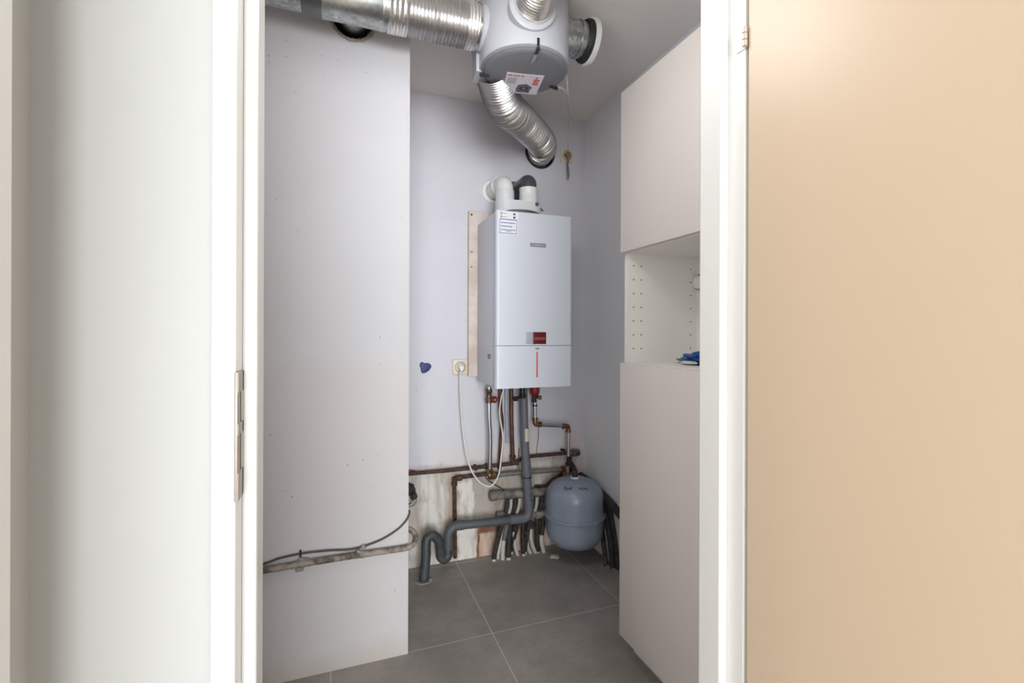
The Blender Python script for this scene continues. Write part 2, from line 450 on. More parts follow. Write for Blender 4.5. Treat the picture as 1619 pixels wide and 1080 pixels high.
# ------------------------------------------------------------------ ventilation unit under the ceiling
ux, uy, uz = 0.632, 1.600, 2.152
vu = thing('ventilation_unit', 'round light grey ventilation unit hanging from the ceiling with a dark grey lid', 'ventilation unit', (ux, uy, uz))
def dshape(r, yb, xw, n=28):
    pts = [(ux + r * math.cos(PI + PI * k / n), uy + r * math.sin(PI + PI * k / n)) for k in range(n + 1)]
    return pts + [(ux + xw, yb), (ux - xw, yb)]
bm = new(); prism(bm, dshape(0.160, 1.725, 0.150), uz + 0.004, H)
obj('body', bm, M_unit, vu)
bm = new(); prism(bm, [(ux - 0.166, 1.655), (ux + 0.06, 1.655), (ux + 0.06, 1.735), (ux - 0.160, 1.735)], uz - 0.002, H)
obj('back_box', bm, M_unit, vu)
M_pale = mat('lid_rim_grey', (136, 137, 142), 0.45, var=0.02)
obj('lid_rim', lathe(new(), (ux, uy, uz + 0.006), (0, 0, -1), [(0, 0.1), (0, 0.1585), (0.006, 0.158), (0.010, 0.153), (0.010, 0.1)], 64), M_pale, vu)
lid = obj('lid', lathe(new(), (ux, uy, uz - 0.002), (0, 0, -1), [(0, 0.150), (0.004, 0.1495), (0.008, 0.145), (0.010, 0.135), (0.012, 0.05), (0.0125, 0)], 64), M_lid, vu)
lid['label'] = 'dark grey round lid'
for ang in (-95, 158, 18):
    a = math.radians(ang); d = Vector((math.cos(a), math.sin(a), 0)); t_ = Vector((-d.y, d.x, 0)); c_ = Vector((ux, uy, 0))
    bm = new()
    plate(bm, c_ + d * 0.128 - t_ * 0.005 + Vector((0, 0, uz - 0.016)), d, t_, 0.036, 0.010, 0.010, (0, 0, 1))
    cl = obj('lid_clip', bm, M_blackp, vu)
    if ang == -95:
        cl['label'] = 'bright latch of the lid'
        bm = new(); plate(bm, c_ + d * 0.085 - t_ * 0.006 + Vector((0, 0, uz - 0.0185)), d, t_, 0.052, 0.012, 0.006, (0, 0, 1))
        obj('latch', bm, M_chrome, cl)
        bm = new(); plate(bm, c_ + d * 0.1575 - t_ * 0.004 + Vector((0, 0, uz + 0.0)), (0, 0, 1), t_, 0.024, 0.008, 0.006, d)
        obj('slot', bm, M_blackp, cl)
# white sticker with red text, red mark and the picture of a dark fan
A, B, D_ = Vector((0.567, 1.604, 0)), Vector((0.703, 1.580, 0)), Vector((0.597, 1.748, 0))
uu, vv = (B - A).normalized(), (D_ - A); vv = (vv - uu * vv.dot(uu)).normalized(); LW, LH = 0.138, 0.138
zl = uz - 0.0150
st = obj('sticker', plate(new(), A + Vector((0, 0, zl)), uu, vv, LW, LH, 0.0022, (0, 0, 1)), mat('sticker_paper', (226, 224, 230), 0.5, var=0.02), vu)
st['label'] = 'white sticker with a red mark and a dark fan picture'
M_redink = mat('red_ink', (206, 70, 76), 0.5); M_darkink = mat('dark_ink', (58, 58, 66), 0.5); M_greyink = mat('grey_ink', (130, 130, 138), 0.5)
def on_label(bm, a, b, w_, h_, lift=0.0008):
    plate(bm, A + uu * a + vv * b + Vector((0, 0, zl - lift)), uu, vv, w_, h_, lift, (0, 0, 1))
bm = new()
for i, wd in enumerate((0.010, 0.006, 0.008, 0.009, 0.005, 0.010)): on_label(bm, 0.006 + i * 0.0098, 0.010, wd * 0.9, 0.007)
obj('red_print', bm, M_redink, st)
bm = new()
for i in range(3): on_label(bm, 0.106, 0.028 + i * 0.014, 0.022 - 0.003 * (i % 2), 0.009)
on_label(bm, 0.111, 0.014, 0.007, 0.010)
obj('red_mark', bm, M_redink, st)
bm = new(); cl_ = A + uu * 0.080 + vv * 0.096
lathe(bm, cl_ + Vector((0, 0, zl)), (0, 0, -1), [(0, 0.0), (0, 0.031), (0.0009, 0.031), (0.0009, 0.0)], 6)
on_label(bm, 0.052, 0.118, 0.054, 0.008)
obj('fan_picture', bm, M_darkink, st)
bm = new()
lathe(bm, cl_ + Vector((0, 0, zl - 0.001)), (0, 0, -1), [(0, 0.019), (0, 0.023), (0.0006, 0.023), (0.0006, 0.019), (0, 0.019)], 24)
lathe(bm, cl_ + Vector((0, 0, zl - 0.001)), (0, 0, -1), [(0, 0.0), (0, 0.008), (0.0006, 0.008), (0.0006, 0.0)], 16)
for i in range(4): on_label(bm, 0.008, 0.034 + i * 0.010, 0.034, 0.003)
obj('grey_print', bm, M_greyink, st)
# front, left, right and rear connections
def spigot(name, c, ax, r, L, m, flange=0.012):
    return obj(name, lathe(new(), c, ax, [(-0.02, r), (-0.02, r + flange), (0.012, r + flange), (0.016, r + flange * 0.6), (0.016, r), (L, r), (L, r - 0.004), (-0.02, r - 0.004), (-0.02, r)], 40), m, vu)
spigot('spigot', (ux - 0.034, 1.447, 2.276), (-0.12, -1, 0), 0.066, 0.030, M_unit, 0.014)['label'] = 'front collar of the unit'
spigot('spigot', (0.476, 1.62, 2.283), (-1, 0, 0), 0.066, 0.03, M_unit, 0.010)
spigot('spigot', (0.600, 1.735, 2.235), (0, 1, 0), 0.060, 0.02, M_unit, 0.008)
pipe = obj('side_outlet', lathe(new(), (0.786, 1.60, 2.315), (1, 0, 0), [(-0.01, 0.062), (0.055, 0.062), (0.056, 0.066), (0.066, 0.066), (0.067, 0.062), (0.10, 0.062), (0.10, 0.058), (-0.01, 0.058), (-0.01, 0.062)], 40), M_galv, vu)
pipe['label'] = 'galvanised outlet stub'
obj('rubber_seal', lathe(new(), (0.868, 1.60, 2.315), (1, 0, 0), [(0, 0.060), (0, 0.070), (0.010, 0.076), (0.020, 0.076), (0.020, 0.060)], 40), M_rubber, pipe)
obj('end_cap', lathe(new(), (0.888, 1.60, 2.315), (1, 0, 0), [(0, 0), (0, 0.079), (0.003, 0.083), (0.018, 0.083), (0.022, 0.079), (0.022, 0)], 48), M_white, pipe)['label'] = 'white cap closing the outlet'

# ------------------------------------------------------------------ ducts
def flex(bm, path, r, pitch=0.0085, amp=0.0022, seg=44, jit=0.0):
    pts = resample(path, pitch / 5.0)
    rnd = random.Random(3); ph = [rnd.uniform(-jit, jit) for _ in range(400)]
    return tube(bm, pts, lambda s, i: r + amp * math.sin(2 * PI * s / pitch) + ph[int(s / pitch) % 400], seg, caps=False)
zd, yd = 2.283, 1.62
gd = thing('galvanised_duct', 'galvanised steel duct running along the top of the left wall with a branch into it', 'duct', (-0.3, yd, zd))
obj('duct_pipe', tube(new(), [(-0.62, yd, zd), (-0.060, yd, zd)], 0.0705, 40, False), M_galv, gd)
bm = new()
lathe(bm, (-0.115, yd, zd), (1, 0, 0), [(0, 0.070), (0, 0.0725), (0.010, 0.0735), (0.056, 0.0735), (0.066, 0.0725), (0.066, 0.070)], 40)
obj('coupling_band', bm, mat('dull_galvanised', (128, 130, 130), 0.4, 1.0, 0.1, 30), gd)
bm = new()
lathe(bm, (-0.055, yd, zd), (1, 0, 0), [(0, 0.070), (0, 0.0755), (0.012, 0.0755), (0.015, 0.0745), (0.180, 0.0745), (0.184, 0.0765), (0.190, 0.0765), (0.194, 0.0745), (0.214, 0.0745), (0.214, 0.070)], 48)
obj('tee_piece', bm, M_galv, gd)
bm = new()
lathe(bm, (0.043, yd, 2.312), (0, 1, 0), [(0.05, 0.052), (0.095, 0.052), (0.097, 0.055), (0.106, 0.055), (0.108, 0.052), (0.215, 0.052), (0.215, 0.048), (0.05, 0.048)], 36)
obj('branch_spigot', bm, M_galv, gd)
obj('foil_tape', tube(new(), resample([Vector((0.148, yd, zd)), Vector((0.212, yd, zd))], 0.004), lambda s, i: 0.0768 + 0.0012 * math.sin(i * 2.4), 48, False), M_tape, gd)['label'] = 'crinkled foil tape around the joint'
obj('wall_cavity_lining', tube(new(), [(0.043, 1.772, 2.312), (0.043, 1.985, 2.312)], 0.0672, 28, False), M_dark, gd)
bm = new(); rnd = random.Random(11)
for k in range(40):
    a = 2 * PI * k / 40
    if -0.3 < a - PI < PI + 0.3 or True:
        blob(bm, (0.043 + 0.0715 * math.cos(a), 1.777, 2.312 + 0.0715 * math.sin(a)), 0.0055 + 0.003 * rnd.random(), 1.1, 0.6, 1.1, 0.3, 1, k)
pr = tag(obj('plaster_rim', bm, M_mort), 'ragged plaster rim around the duct hole high on the left wall', 'plaster rim')
fd = thing('flexible_duct', 'silver flexible duct running from the galvanised duct to the left of the unit', 'duct', (0.33, yd, zd))
obj('foil_hose', flex(new(), [Vector((0.200, yd, zd)), Vector((0.30, yd - 0.002, zd - 0.003)), Vector((0.445, yd, zd))], 0.0715, 0.0118, 0.0032, 48, 0.0006), M_alu, fd)
obj('foil_tape', tube(new(), resample([Vector((0.415, yd, zd)), Vector((0.458, yd, zd))], 0.004), lambda s, i: 0.0752 + 0.0012 * math.sin(i * 2.1), 48, False), M_tape, fd)
obj('hose_clamp', tube(new(), [(0.451, yd, zd), (0.459, yd, zd)], 0.0775, 48, False), M_chrome, fd)
# hose from the front collar over the doorway side of the closet
ff = thing('front_hose', 'silver flexible hose leaving the front collar of the unit towards the doorway', 'duct', (0.62, 1.40, 2.3))
pf = spline([(0.597, 1.435, 2.276), (0.588, 1.36, 2.284), (0.57, 1.22, 2.322), (0.56, 1.0, 2.335), (0.52, 0.86, 2.335)], 10)
obj('foil_hose', flex(new(), pf, 0.0615, 0.0090, 0.0024, 40, 0.0005), M_alu, ff)
obj('hose_band', tube(new(), [(0.5972, 1.437, 2.276), (0.595, 1.420, 2.2765)], 0.0665, 40, False), M_white, ff)
# hose from the back of the unit to the hole in the back wall
rf = thing('rear_hose', 'silver flexible hose bending from behind the unit down into the back wall', 'duct', (0.85, 2.1, 2.2))
pr_ = spline([(0.545, 1.70, 2.200), (0.647, 1.86, 2.149), (0.806, 2.08, 2.2), (0.949, 2.24, 2.215), (1.032, 2.34, 2.211), (1.052, 2.44, 2.205)], 12)
obj('foil_hose', flex(new(), pr_, 0.0740, 0.0125, 0.0030, 48, 0.0007), M_alu, rf)
obj('wall_sleeve', lathe(new(), (1.050, YB - 0.012, 2.200), (0, 1, 0), [(0, 0.0865), (0, 0.0815), (0.125, 0.0815), (0.125, 0.0865), (0, 0.0865)], 40), M_iron, rf)['label'] = 'dark steel sleeve in the wall hole'

# ------------------------------------------------------------------ sockets and their leads
def socket(name, label, x, z, s=0.040):
    t = thing(name, label, 'socket', (x, YB, z))
    bm = new(); box(bm, x - s, x + s, YB - 0.012, YB, z - s, z + s, 0.005, 3)
    obj('cover_plate', bm, M_cream, t)
    obj('socket_ring', lathe(new(), (x, YB - 0.011, z), (0, -1, 0), [(0, 0.030), (0.004, 0.030), (0.006, 0.027), (0.006, 0.0235), (0.0, 0.0225), (0.0, 0)], 32), mat('socket_recess', (190, 174, 150), 0.5, var=0.05), t)
    return t
s1 = socket('wall_socket', 'cream wall socket to the left of the boiler with a white plug in it', 0.596, 1.016)
pw = thing('plug_lead', 'white plug and cable looping from the lower socket up under the boiler', 'power cable', (0.596, 2.40, 1.016))
obj('plug', tube_r(new(), [(0.596, YB - 0.008, 1.018), (0.596, YB - 0.03, 1.018), (0.596, YB - 0.042, 1.012), (0.596, YB - 0.048, 0.998)], [0.0185, 0.0175, 0.013, 0.006], 24), M_white, pw)
pts = [(0.596, YB - 0.046, 1.000), (0.587, 2.368, 0.981), (0.592, 2.372, 0.824), (0.606, 2.372, 0.66), (0.631, 2.35, 0.516), (0.678, 2.335, 0.431), (0.738, 2.33, 0.4), (0.782, 2.33, 0.451), (0.799, 2.33, 0.555), (0.806, 2.33, 0.654), (0.789, 2.332, 0.77), (0.795, 2.33, 0.846), (0.809, 2.32, 0.913)]
obj('cable', tube(new(), spline(pts, 8) + [Vector(pts[-1]) + Vector((0.01, 0, 0.045))], 0.0042, 10), M_wire, pw)
s2 = socket('wall_socket', 'cream wall socket high on the back wall beside the duct hole', 1.212, 2.204, 0.038)
pv = thing('unit_lead', 'thin white cable running from the ventilation unit down to the upper socket', 'power cable', (1.212, 2.40, 2.204))
obj('plug', tube_r(new(), [(1.212, YB - 0.008, 2.204), (1.212, YB - 0.026, 2.204), (1.210, YB - 0.036, 2.192), (1.208, YB - 0.036, 2.16)], [0.018, 0.016, 0.011, 0.006], 24), mat('brown_plug', (150, 124, 96), 0.5, var=0.1), pv)
obj('cord_tail', tube_r(new(), [(1.203, 2.383, 2.158), (1.207, 2.383, 2.116), (1.209, 2.383, 2.084), (1.207, 2.383, 2.059)], [0.005, 0.0072, 0.0075, 0.004], 12), mat('grey_cord', (120, 118, 118), 0.5), pv)
pts = [(0.778, 1.652, uz - 0.004), (0.834, 1.7, 2.174), (0.907, 1.8, 2.211), (1.003, 1.98, 2.266), (1.119, 2.2, 2.336), (1.219, 2.385, 2.405), (1.222, 2.395, 2.36), (1.222, 2.40, 2.238), (1.213, YB - 0.03, 2.212)]
obj('cable', tube(new(), spline(pts, 8), 0.0042, 10), M_wire, pv)
pts = [(0.852, 1.72, H + 0.0), (0.862, 1.735, 2.377), (0.873, 1.75, 2.297), (0.897, 1.78, 2.237), (0.909, 1.8, 2.212)]
obj('cable', tube(new(), spline(pts, 8), 0.0038, 10), M_wire, pv)

# blue putty plug in the wall
bm = new(); rnd = random.Random(5); c = (0.414, YB, 1.017); prof = []
lo = []; hi = []
for k in range(22):
    a = 2 * PI * k / 22; r = 0.0285 * (1 + 0.14 * math.sin(3 * a + 1) + 0.16 * (rnd.random() - 0.5))
    if k in (5, 6): r *= 0.86
    lo.append(bm.verts.new((c[0] + r * math.cos(a), c[1], c[2] + r * math.sin(a))))
    hi.append(bm.verts.new((c[0] + r * 0.88 * math.cos(a), c[1] - 0.006, c[2] + r * 0.88 * math.sin(a))))
ce = bm.verts.new((c[0], c[1] - 0.009, c[2]))
for k in range(22):
    j = (k + 1) % 22
    bm.faces.new((lo[k], lo[j], hi[j], hi[k])); bm.faces.new((hi[k], hi[j], ce))
tag(obj('wall_plug', bm, mat('blue_putty', (16, 50, 118), 0.5, var=0.3, scale=80, bump=0.5)), 'ragged dark blue filler patch on the back wall left of the socket', 'wall patch')

# ------------------------------------------------------------------ boiler and its board
M_wood = mat('pale_board_wood', (216, 203, 194), 0.7, c2=(196, 181, 170), scale=9, bump=0.2)
bd = thing('mounting_board', 'narrow strip of pale wooden board on the wall behind the boiler', 'board', (0.80, 2.40, 0.97))
obj('plank', box(new(), 0.636, 1.05, 2.392, YB, 0.965, 1.836, 0.003), M_wood, bd)
for sx, sz in ((0.650, 1.815), (0.652, 1.62), (0.651, 1.54)):
    obj('screw', lathe(new(), (sx, 2.3925, sz), (0, -1, 0), [(0, 0), (0, 0.006 if sz > 1.7 else 0.004), (0.002, 0.005 if sz > 1.7 else 0.003), (0.002, 0)], 14), M_iron, bd)
bx0, bx1, by0, by1, bz0, bz1 = 0.680, 1.076, 2.070, 2.390, 0.936, 1.765
bo = thing('wall_boiler', 'white wall-hung boiler with grey badge and red display window', 'boiler', (0.878, 2.23, bz0))
bm = new(); box(bm, bx0 + 0.003, bx1 - 0.003, by0 + 0.030, by1, bz0 + 0.006, bz1 - 0.002, 0.004)
obj('casing', bm, M_boils, bo)
def front(z0, z1, y0=by0):
    b = new(); n = 8; r = 0.016; pts = []
    for k in range(n + 1):
        a = PI + PI / 2 * k / n; pts.append((bx0 + r + r * math.cos(a), y0 + r + r * math.sin(a)))
    for k in range(n + 1):
        a = 1.5 * PI + PI / 2 * k / n; pts.append((bx1 - r + r * math.cos(a), y0 + r + r * math.sin(a)))
    pts += [(bx1, by0 + 0.034), (bx0, by0 + 0.034)]
    return prism(b, pts, z0, z1)
obj('front_cover', front(1.1370, bz1), M_boil, bo)
fl = obj('lower_flap', front(bz0, 1.1345, by0 - 0.002), M_boil, bo)
M_badge = mat('badge_grey', (136, 140, 148), 0.4); M_badge2 = mat('badge_light', (176, 180, 188), 0.4)
bg_ = obj('badge', box(new(), 0.850, 0.931, by0 - 0.003, by0 + 0.001, 1.606, 1.624, 0.001), M_badge, bo); bg_['label'] = 'small grey maker badge'
bm = new()
lathe(bm, (0.861, by0 - 0.003, 1.615), (0, -1, 0), [(0, 0.0035), (0, 0.0055), (0.0008, 0.0055), (0.0008, 0.0035), (0, 0.0035)], 16)
for k in range(5): box(bm, 0.874 + k * 0.0105, 0.8815 + k * 0.0105, by0 - 0.0038, by0 - 0.003, 1.6105, 1.6195)
obj('badge_marks', bm, M_badge2, bg_)
ds = obj('display_panel', box(new(), 0.831, 0.866, by0 - 0.003, by0 + 0.001, 1.143, 1.200, 0.001), M_badge2, bo); ds['label'] = 'grey half of the display window'
dw = obj('display_window', box(new(), 0.866, 0.934, by0 - 0.003, by0 + 0.001, 1.143, 1.200, 0.001), mat('dark_red_window', (104, 28, 30), 0.25, var=0.15), bo); dw['label'] = 'dark red display window'
bm = new(); box(bm, 0.872, 0.928, by0 - 0.0036, by0 - 0.003, 1.162, 1.176)
obj('display_strip', bm, mat('reddish_brown_strip', (138, 66, 58), 0.4), dw)
ss = obj('red_stripe', box(new(), 0.8835, 0.8905, by0 - 0.0045, by0 + 0.001, 0.984, 1.106, 0.0008), mat('orange_red_stripe', (214, 92, 70), 0.4, var=0.02), fl); ss['label'] = 'thin vertical orange red stripe'
bm = new(); box(bm, 0.878, 0.898, by0 - 0.0035, by0 + 0.001, 1.1175, 1.1245)
obj('small_mark', bm, M_greyink, fl)
# paper stickers at the top left corner of the front
M_paper = mat('paper_white', (232, 231, 233), 0.6, var=0.01); M_blueink = mat('blue_ink', (138, 150, 188), 0.6); 
st1 = obj('sticker', box(new(), 0.694, 0.789, by0 - 0.0015, by0 + 0.001, 1.655, 1.761), M_paper, bo); st1['label'] = 'white sticker with rows of blue printed text'
bm = new(); yk = by0 - 0.0022
def bar(b, x0, x1, z0, z1): box(b, x0, x1, yk, by0 - 0.0015, z0, z1)
bar(bm, 0.696, 0.783, 1.7215, 1.7265); bar(bm, 0.696, 0.699, 1.6585, 1.724); bar(bm, 0.780, 0.783, 1.6585, 1.724); bar(bm, 0.696, 0.783, 1.6585, 1.6625)
for k, (a, b_) in enumerate(((0.703, 0.775), (0.703, 0.762), (0.703, 0.776))):
    z_ = 1.7085 - k * 0.0165; x_ = a
    rnd = random.Random(k)
    while x_ < b_ - 0.004:
        wd = rnd.uniform(0.006, 0.013); bar(bm, x_, min(x_ + wd, b_), z_ - 0.003, z_ + 0.003); x_ += wd + 0.002
bar(bm, 0.728, 0.752, 1.668, 1.671)
obj('blue_print', bm, M_blueink, st1)
for z_ in (1.751, 1.7355):
    bm = new()
    lathe(bm, (0.705, by0 - 0.0015, z_), (0, -1, 0), [(0, 0.0028), (0, 0.0052), (0.0006, 0.0052), (0.0006, 0.0028), (0, 0.0028)], 14)
    bar(bm, 0.712, 0.733, z_ - 0.0008, z_ + 0.0008); bar(bm, 0.764, 0.774, z_ - 0.0045, z_ + 0.0045)
    obj('black_print', bm, M_darkink, st1)
sb = obj('side_badge', box(new(), bx0 - 0.001, bx0 + 0.004, 2.160, 2.190, 1.070, 1.092), mat('side_badge_brown', (140, 96, 96), 0.4), bo); sb['label'] = 'small red-brown badge on the side'
obj('badge_line', box(new(), bx0 - 0.0014, bx0 - 0.001, 2.163, 2.187, 1.079, 1.083), M_badge2, sb)
# flue adapter and the two elbows
fa = thing('flue_adapter', 'pale grey flue adapter plate sitting on top of the boiler', 'flue adapter', (0.84, 2.22, bz1))
bm = new()
n = 14; pts = [(0.783 + 0.056 * math.cos(PI / 2 + PI * k / n), 2.225 + 0.056 * math.sin(PI / 2 + PI * k / n)) for k in range(n + 1)] + \
    [(0.905 + 0.058 * math.cos(-PI / 2 + PI * k / n), 2.222 + 0.058 * math.sin(-PI / 2 + PI * k / n)) for k in range(n + 1)]
M_adp = mat('adapter_pale_grey', (218, 219, 220), 0.45, var=0.02)
prism(bm, pts, bz1 + 0.028, 1.850)
obj('adapter_plate', bm, M_adp, fa)
obj('adapter_foot', lathe(new(), (0.85, 2.225, bz1 - 0.002), (0, 0, 1), [(0, 0.0), (0, 0.105), (0.030, 0.105), (0.030, 0)], 36), M_pvcd, fa)
obj('test_plug', lathe(new(), (0.925, 2.168, 1.838), (0, -1, 0), [(-0.004, 0), (-0.004, 0.010), (0.004, 0.010), (0.006, 0.008), (0.006, 0)], 18), M_pvcd, fa)
obj('collar', lathe(new(), (0.901, 2.222, 1.848), (0, 0, 1), [(0, 0), (0, 0.047), (0.03, 0.047), (0.032, 0.0455), (0.070, 0.0455), (0.072, 0.047), (0.080, 0.047), (0.080, 0)], 36), M_white, fa)
tube(bm := new(), [(0.955, 2.19, 1.825), (0.968, 2.185, 1.812)], 0.004, 10); obj('clip', bm, M_pvcd, fa)
wf = thing('white_flue_elbow', 'white plastic flue elbow on top of the boiler bending back into the wall', 'flue pipe', (0.775, 2.225, 1.85))
obj('elbow', tube(new(), fillet([(0.776, 2.225, 1.846), (0.776, 2.225, 1.945), (0.776, 2.44, 1.955)], 0.075, 14), 0.0425, 32), M_white, wf)
obj('socket_ring', lathe(new(), (0.776, 2.225, 1.848), (0, 0, 1), [(0, 0), (0, 0.047), (0.055, 0.047), (0.058, 0.043), (0.058, 0)], 36), M_adp, wf)
obj('rear_sleeve', lathe(new(), (0.776, 2.296, 1.9505), (0, 1, 0.04), [(0, 0.0425), (0, 0.047), (0.05, 0.047), (0.05, 0.0425)], 36), M_white, wf)
obj('wall_rosette', lathe(new(), (0.776, YB - 0.010, 1.953), (0, 1, 0), [(0, 0.044), (0, 0.060), (0.004, 0.064), (0.01, 0.064)], 40), M_white, wf)
gf = thing('grey_flue_elbow', 'dark grey plastic flue elbow beside the white one above the boiler', 'flue pipe', (0.901, 2.222, 1.928))
obj('elbow', tube(new(), fillet([(0.901, 2.222, 1.927), (0.901, 2.222, 1.958), (0.901, 2.44, 1.962)], 0.065, 14), 0.0425, 32), mat('dark_grey_pipe', (74, 77, 86), 0.3, var=0.06), gf)
obj('wall_rosette', lathe(new(), (0.901, YB - 0.010, 1.962), (0, 1, 0), [(0, 0.044), (0, 0.056), (0.004, 0.060), (0.01, 0.060)], 40), M_pvcd, gf)

# ------------------------------------------------------------------ pipes under the boiler
def nut(bm, c, ax, r, L):
    c, ax = Vector(c), Vector(ax).normalized()
    return lathe(bm, c, ax, [(0, 0), (0, r), (L, r), (L, 0)], 6)
# steel riser with red-capped valve (far left)
t = thing('steel_riser', 'bright steel pipe with a red-capped valve below the left of the boiler', 'pipe', (0.735, 2.345, 0.475))
obj('pipe', tube(new(), fillet([(0.734, 2.345, 0.913), (0.734, 2.345, 0.755), (0.742, 2.345, 0.655), (0.739, 2.345, 0.451)], 0.05), 0.0115, 16), M_chrome, t)
bm = new(); p = Vector((0.734, 2.345, 0.873))
lathe(bm, p + Vector((0, 0, -0.042)), (0, 0, 1), [(0, 0), (0, 0.019), (0.018, 0.019), (0.026, 0.014), (0.05, 0.014), (0.056, 0.018), (0.072, 0.018), (0.072, 0)], 12)
cyl(bm, p + Vector((0, 0, -0.02)), p + Vector((0.016, -0.026, -0.022)), 0.011, 12)
v = obj('valve', bm, mat('dull_bronze', (128, 108, 92), 0.45, 0.7, c2=(92, 74, 62), scale=60), t)
kn = obj('valve_knob', lathe(new(), p + Vector((0.018, -0.026, -0.022)), (0.35, -1, 0), [(0, 0), (0, 0.017), (0.010, 0.018), (0.014, 0.015), (0.014, 0.009), (0.010, 0.008), (0.010, 0)], 24), M_red, v)
kn['label'] = 'round red cap'
obj('knob_centre', lathe(new(), p + Vector((0.0215, -0.036, -0.022)), (0.35, -1, 0), [(0, 0), (0, 0.0075), (0.003, 0.006), (0.003, 0)], 16), mat('pale_brass', (216, 170, 140), 0.35, 0.5), v)
bm = new(); p = Vector((0.739, 2.345, 0.464)); nut(bm, p, (0, 0, 1), 0.018, 0.022); nut(bm, p + Vector((0, 0, -0.012)), (1, 0, 0), 0.017, 0.03)
obj('compression_fitting', bm, M_brass, t)
# pair of copper tails
t = thing('copper_riser', 'brown copper pipe behind the white cable loop under the boiler', 'pipe', (0.801, 2.375, 0.494))
obj('pipe', tube(new(), spline([(0.805, 2.375, 0.947), (0.807, 2.375, 0.88), (0.807, 2.375, 0.796), (0.816, 2.375, 0.718), (0.811, 2.375, 0.61), (0.803, 2.375, 0.47)], 6), 0.0108, 16), M_cu, t)
t = thing('copper_riser', 'straight brown copper pipe just left of the grey drain pipe', 'pipe', (0.879, 2.372, 0.531))
obj('pipe', tube(new(), [(0.868, 2.372, 0.946), (0.869, 2.372, 0.742), (0.877, 2.372, 0.531)], 0.0108, 16), M_cu, t)
bm = new(); p = Vector((0.877, 2.372, 0.511))
lathe(bm, p + Vector((0, 0, -0.01)), (0, 0, 1), [(0, 0), (0, 0.0135), (0.022, 0.0135), (0.024, 0.017), (0.036, 0.017), (0.036, 0)], 12)
tube(bm, fillet([p, p + Vector((0, 0, -0.012)), p + Vector((0.03, 0.0, -0.016))], 0.01), 0.0135, 14)
obj('elbow_fitting', bm, M_rust, t)
t = thing('clear_hose', 'pale translucent grey hose hanging between the two copper pipes', 'hose', (0.844, 2.39, 0.775))
obj('tube', tube(new(), spline([(0.849, 2.395, 0.944), (0.85, 2.4, 0.773), (0.856, 2.4, 0.601)], 6), 0.0085, 12), mat('pale_grey_tube', (176, 182, 190), 0.35, var=0.05), t)
# condensate drain: riser, label sleeve, tee, horizontal run and trap
yp = 2.318
t = thing('drain_pipe', 'grey plastic drain pipe falling from the boiler and turning left into a floor trap', 'drain pipe', (0.946, 2.318, 0.243))
obj('riser', tube(new(), [(0.916, 2.318, 0.929), (0.924, 2.318, 0.648), (0.938, 2.318, 0.412), (0.949, 2.318, 0.236)], 0.0215, 24), M_pvc, t)['label'] = 'vertical grey riser'
a, b_ = Vector((0.926, 2.318, 0.691)), Vector((0.928, 2.318, 0.624))
obj('sleeve_label', tube(new(), [a, b_], 0.0225, 24), mat('tan_paper_label', (214, 200, 178), 0.7, var=0.06), t)['label'] = 'tan paper label around the riser'
bm = new(); a = Vector((0.932, 2.318, 0.52)); b_ = Vector((0.94, 2.318, 0.385)); tube(bm, [a, b_], 0.0245, 24)
obj('coupling', bm, M_pvc, t)
a = Vector((0.938, 2.318, 0.432)); tube(bm := new(), [a + Vector((0, 0, 0.003)), a - Vector((0, 0, 0.003))], 0.0262, 24); obj('seal_ring', bm, M_blackp, t)
tube(bm := new(), fillet([(0.949, 2.318, 0.31), (0.951, 2.318, 0.212), (0.842, 2.318, 0.217)], 0.045, 8), 0.0245, 24); obj('elbow', bm, M_pvc, t)
pq = fillet([(0.874, 2.318, 0.214), (0.516, 2.318, 0.227), (0.515, 2.318, 0.103)], 0.055, 10)
obj('horizontal_run', tube(new(), pq, 0.0215, 24), M_pvcd, t)['label'] = 'dark dusty horizontal run'
tube(bm := new(), [(0.594, 2.318, 0.225), (0.548, 2.318, 0.226)], 0.0245, 24); obj('coupling', bm, M_pvcd, t)
ptrap = spline([(0.515, 2.318, 0.115), (0.513, 2.316, 0.085), (0.496, 2.312, 0.071), (0.476, 2.308, 0.088), (0.471, 2.304, 0.128), (0.462, 2.3, 0.172), (0.436, 2.296, 0.202), (0.407, 2.29, 0.196), (0.399, 2.285, 0.166), (0.398, 2.28, 0.113), (0.386, 2.275, -0.004)], 8)
obj('trap', tube(new(), ptrap, lambda s, i: 0.0232 + 0.0006 * math.sin(s * 520), 24), mat('dark_ribbed_plastic', (68, 72, 74), 0.5, c2=(54, 56, 57), scale=30, bump=0.3), t)['label'] = 'dark ribbed trap entering the floor'
bm = new(); rnd = random.Random(2)
for k in range(26):
    a = 2 * PI * k / 26; blob(bm, (0.386 + 0.030 * math.cos(a), 2.275 + 0.030 * math.sin(a), 0.002), 0.006 + 0.004 * rnd.random(), 1.2, 1.2, 0.6, 0.35, 1, k)
tag(obj('mortar_collar', bm, M_mort), 'crumbly mortar ring on the floor around the drain trap', 'mortar ring')
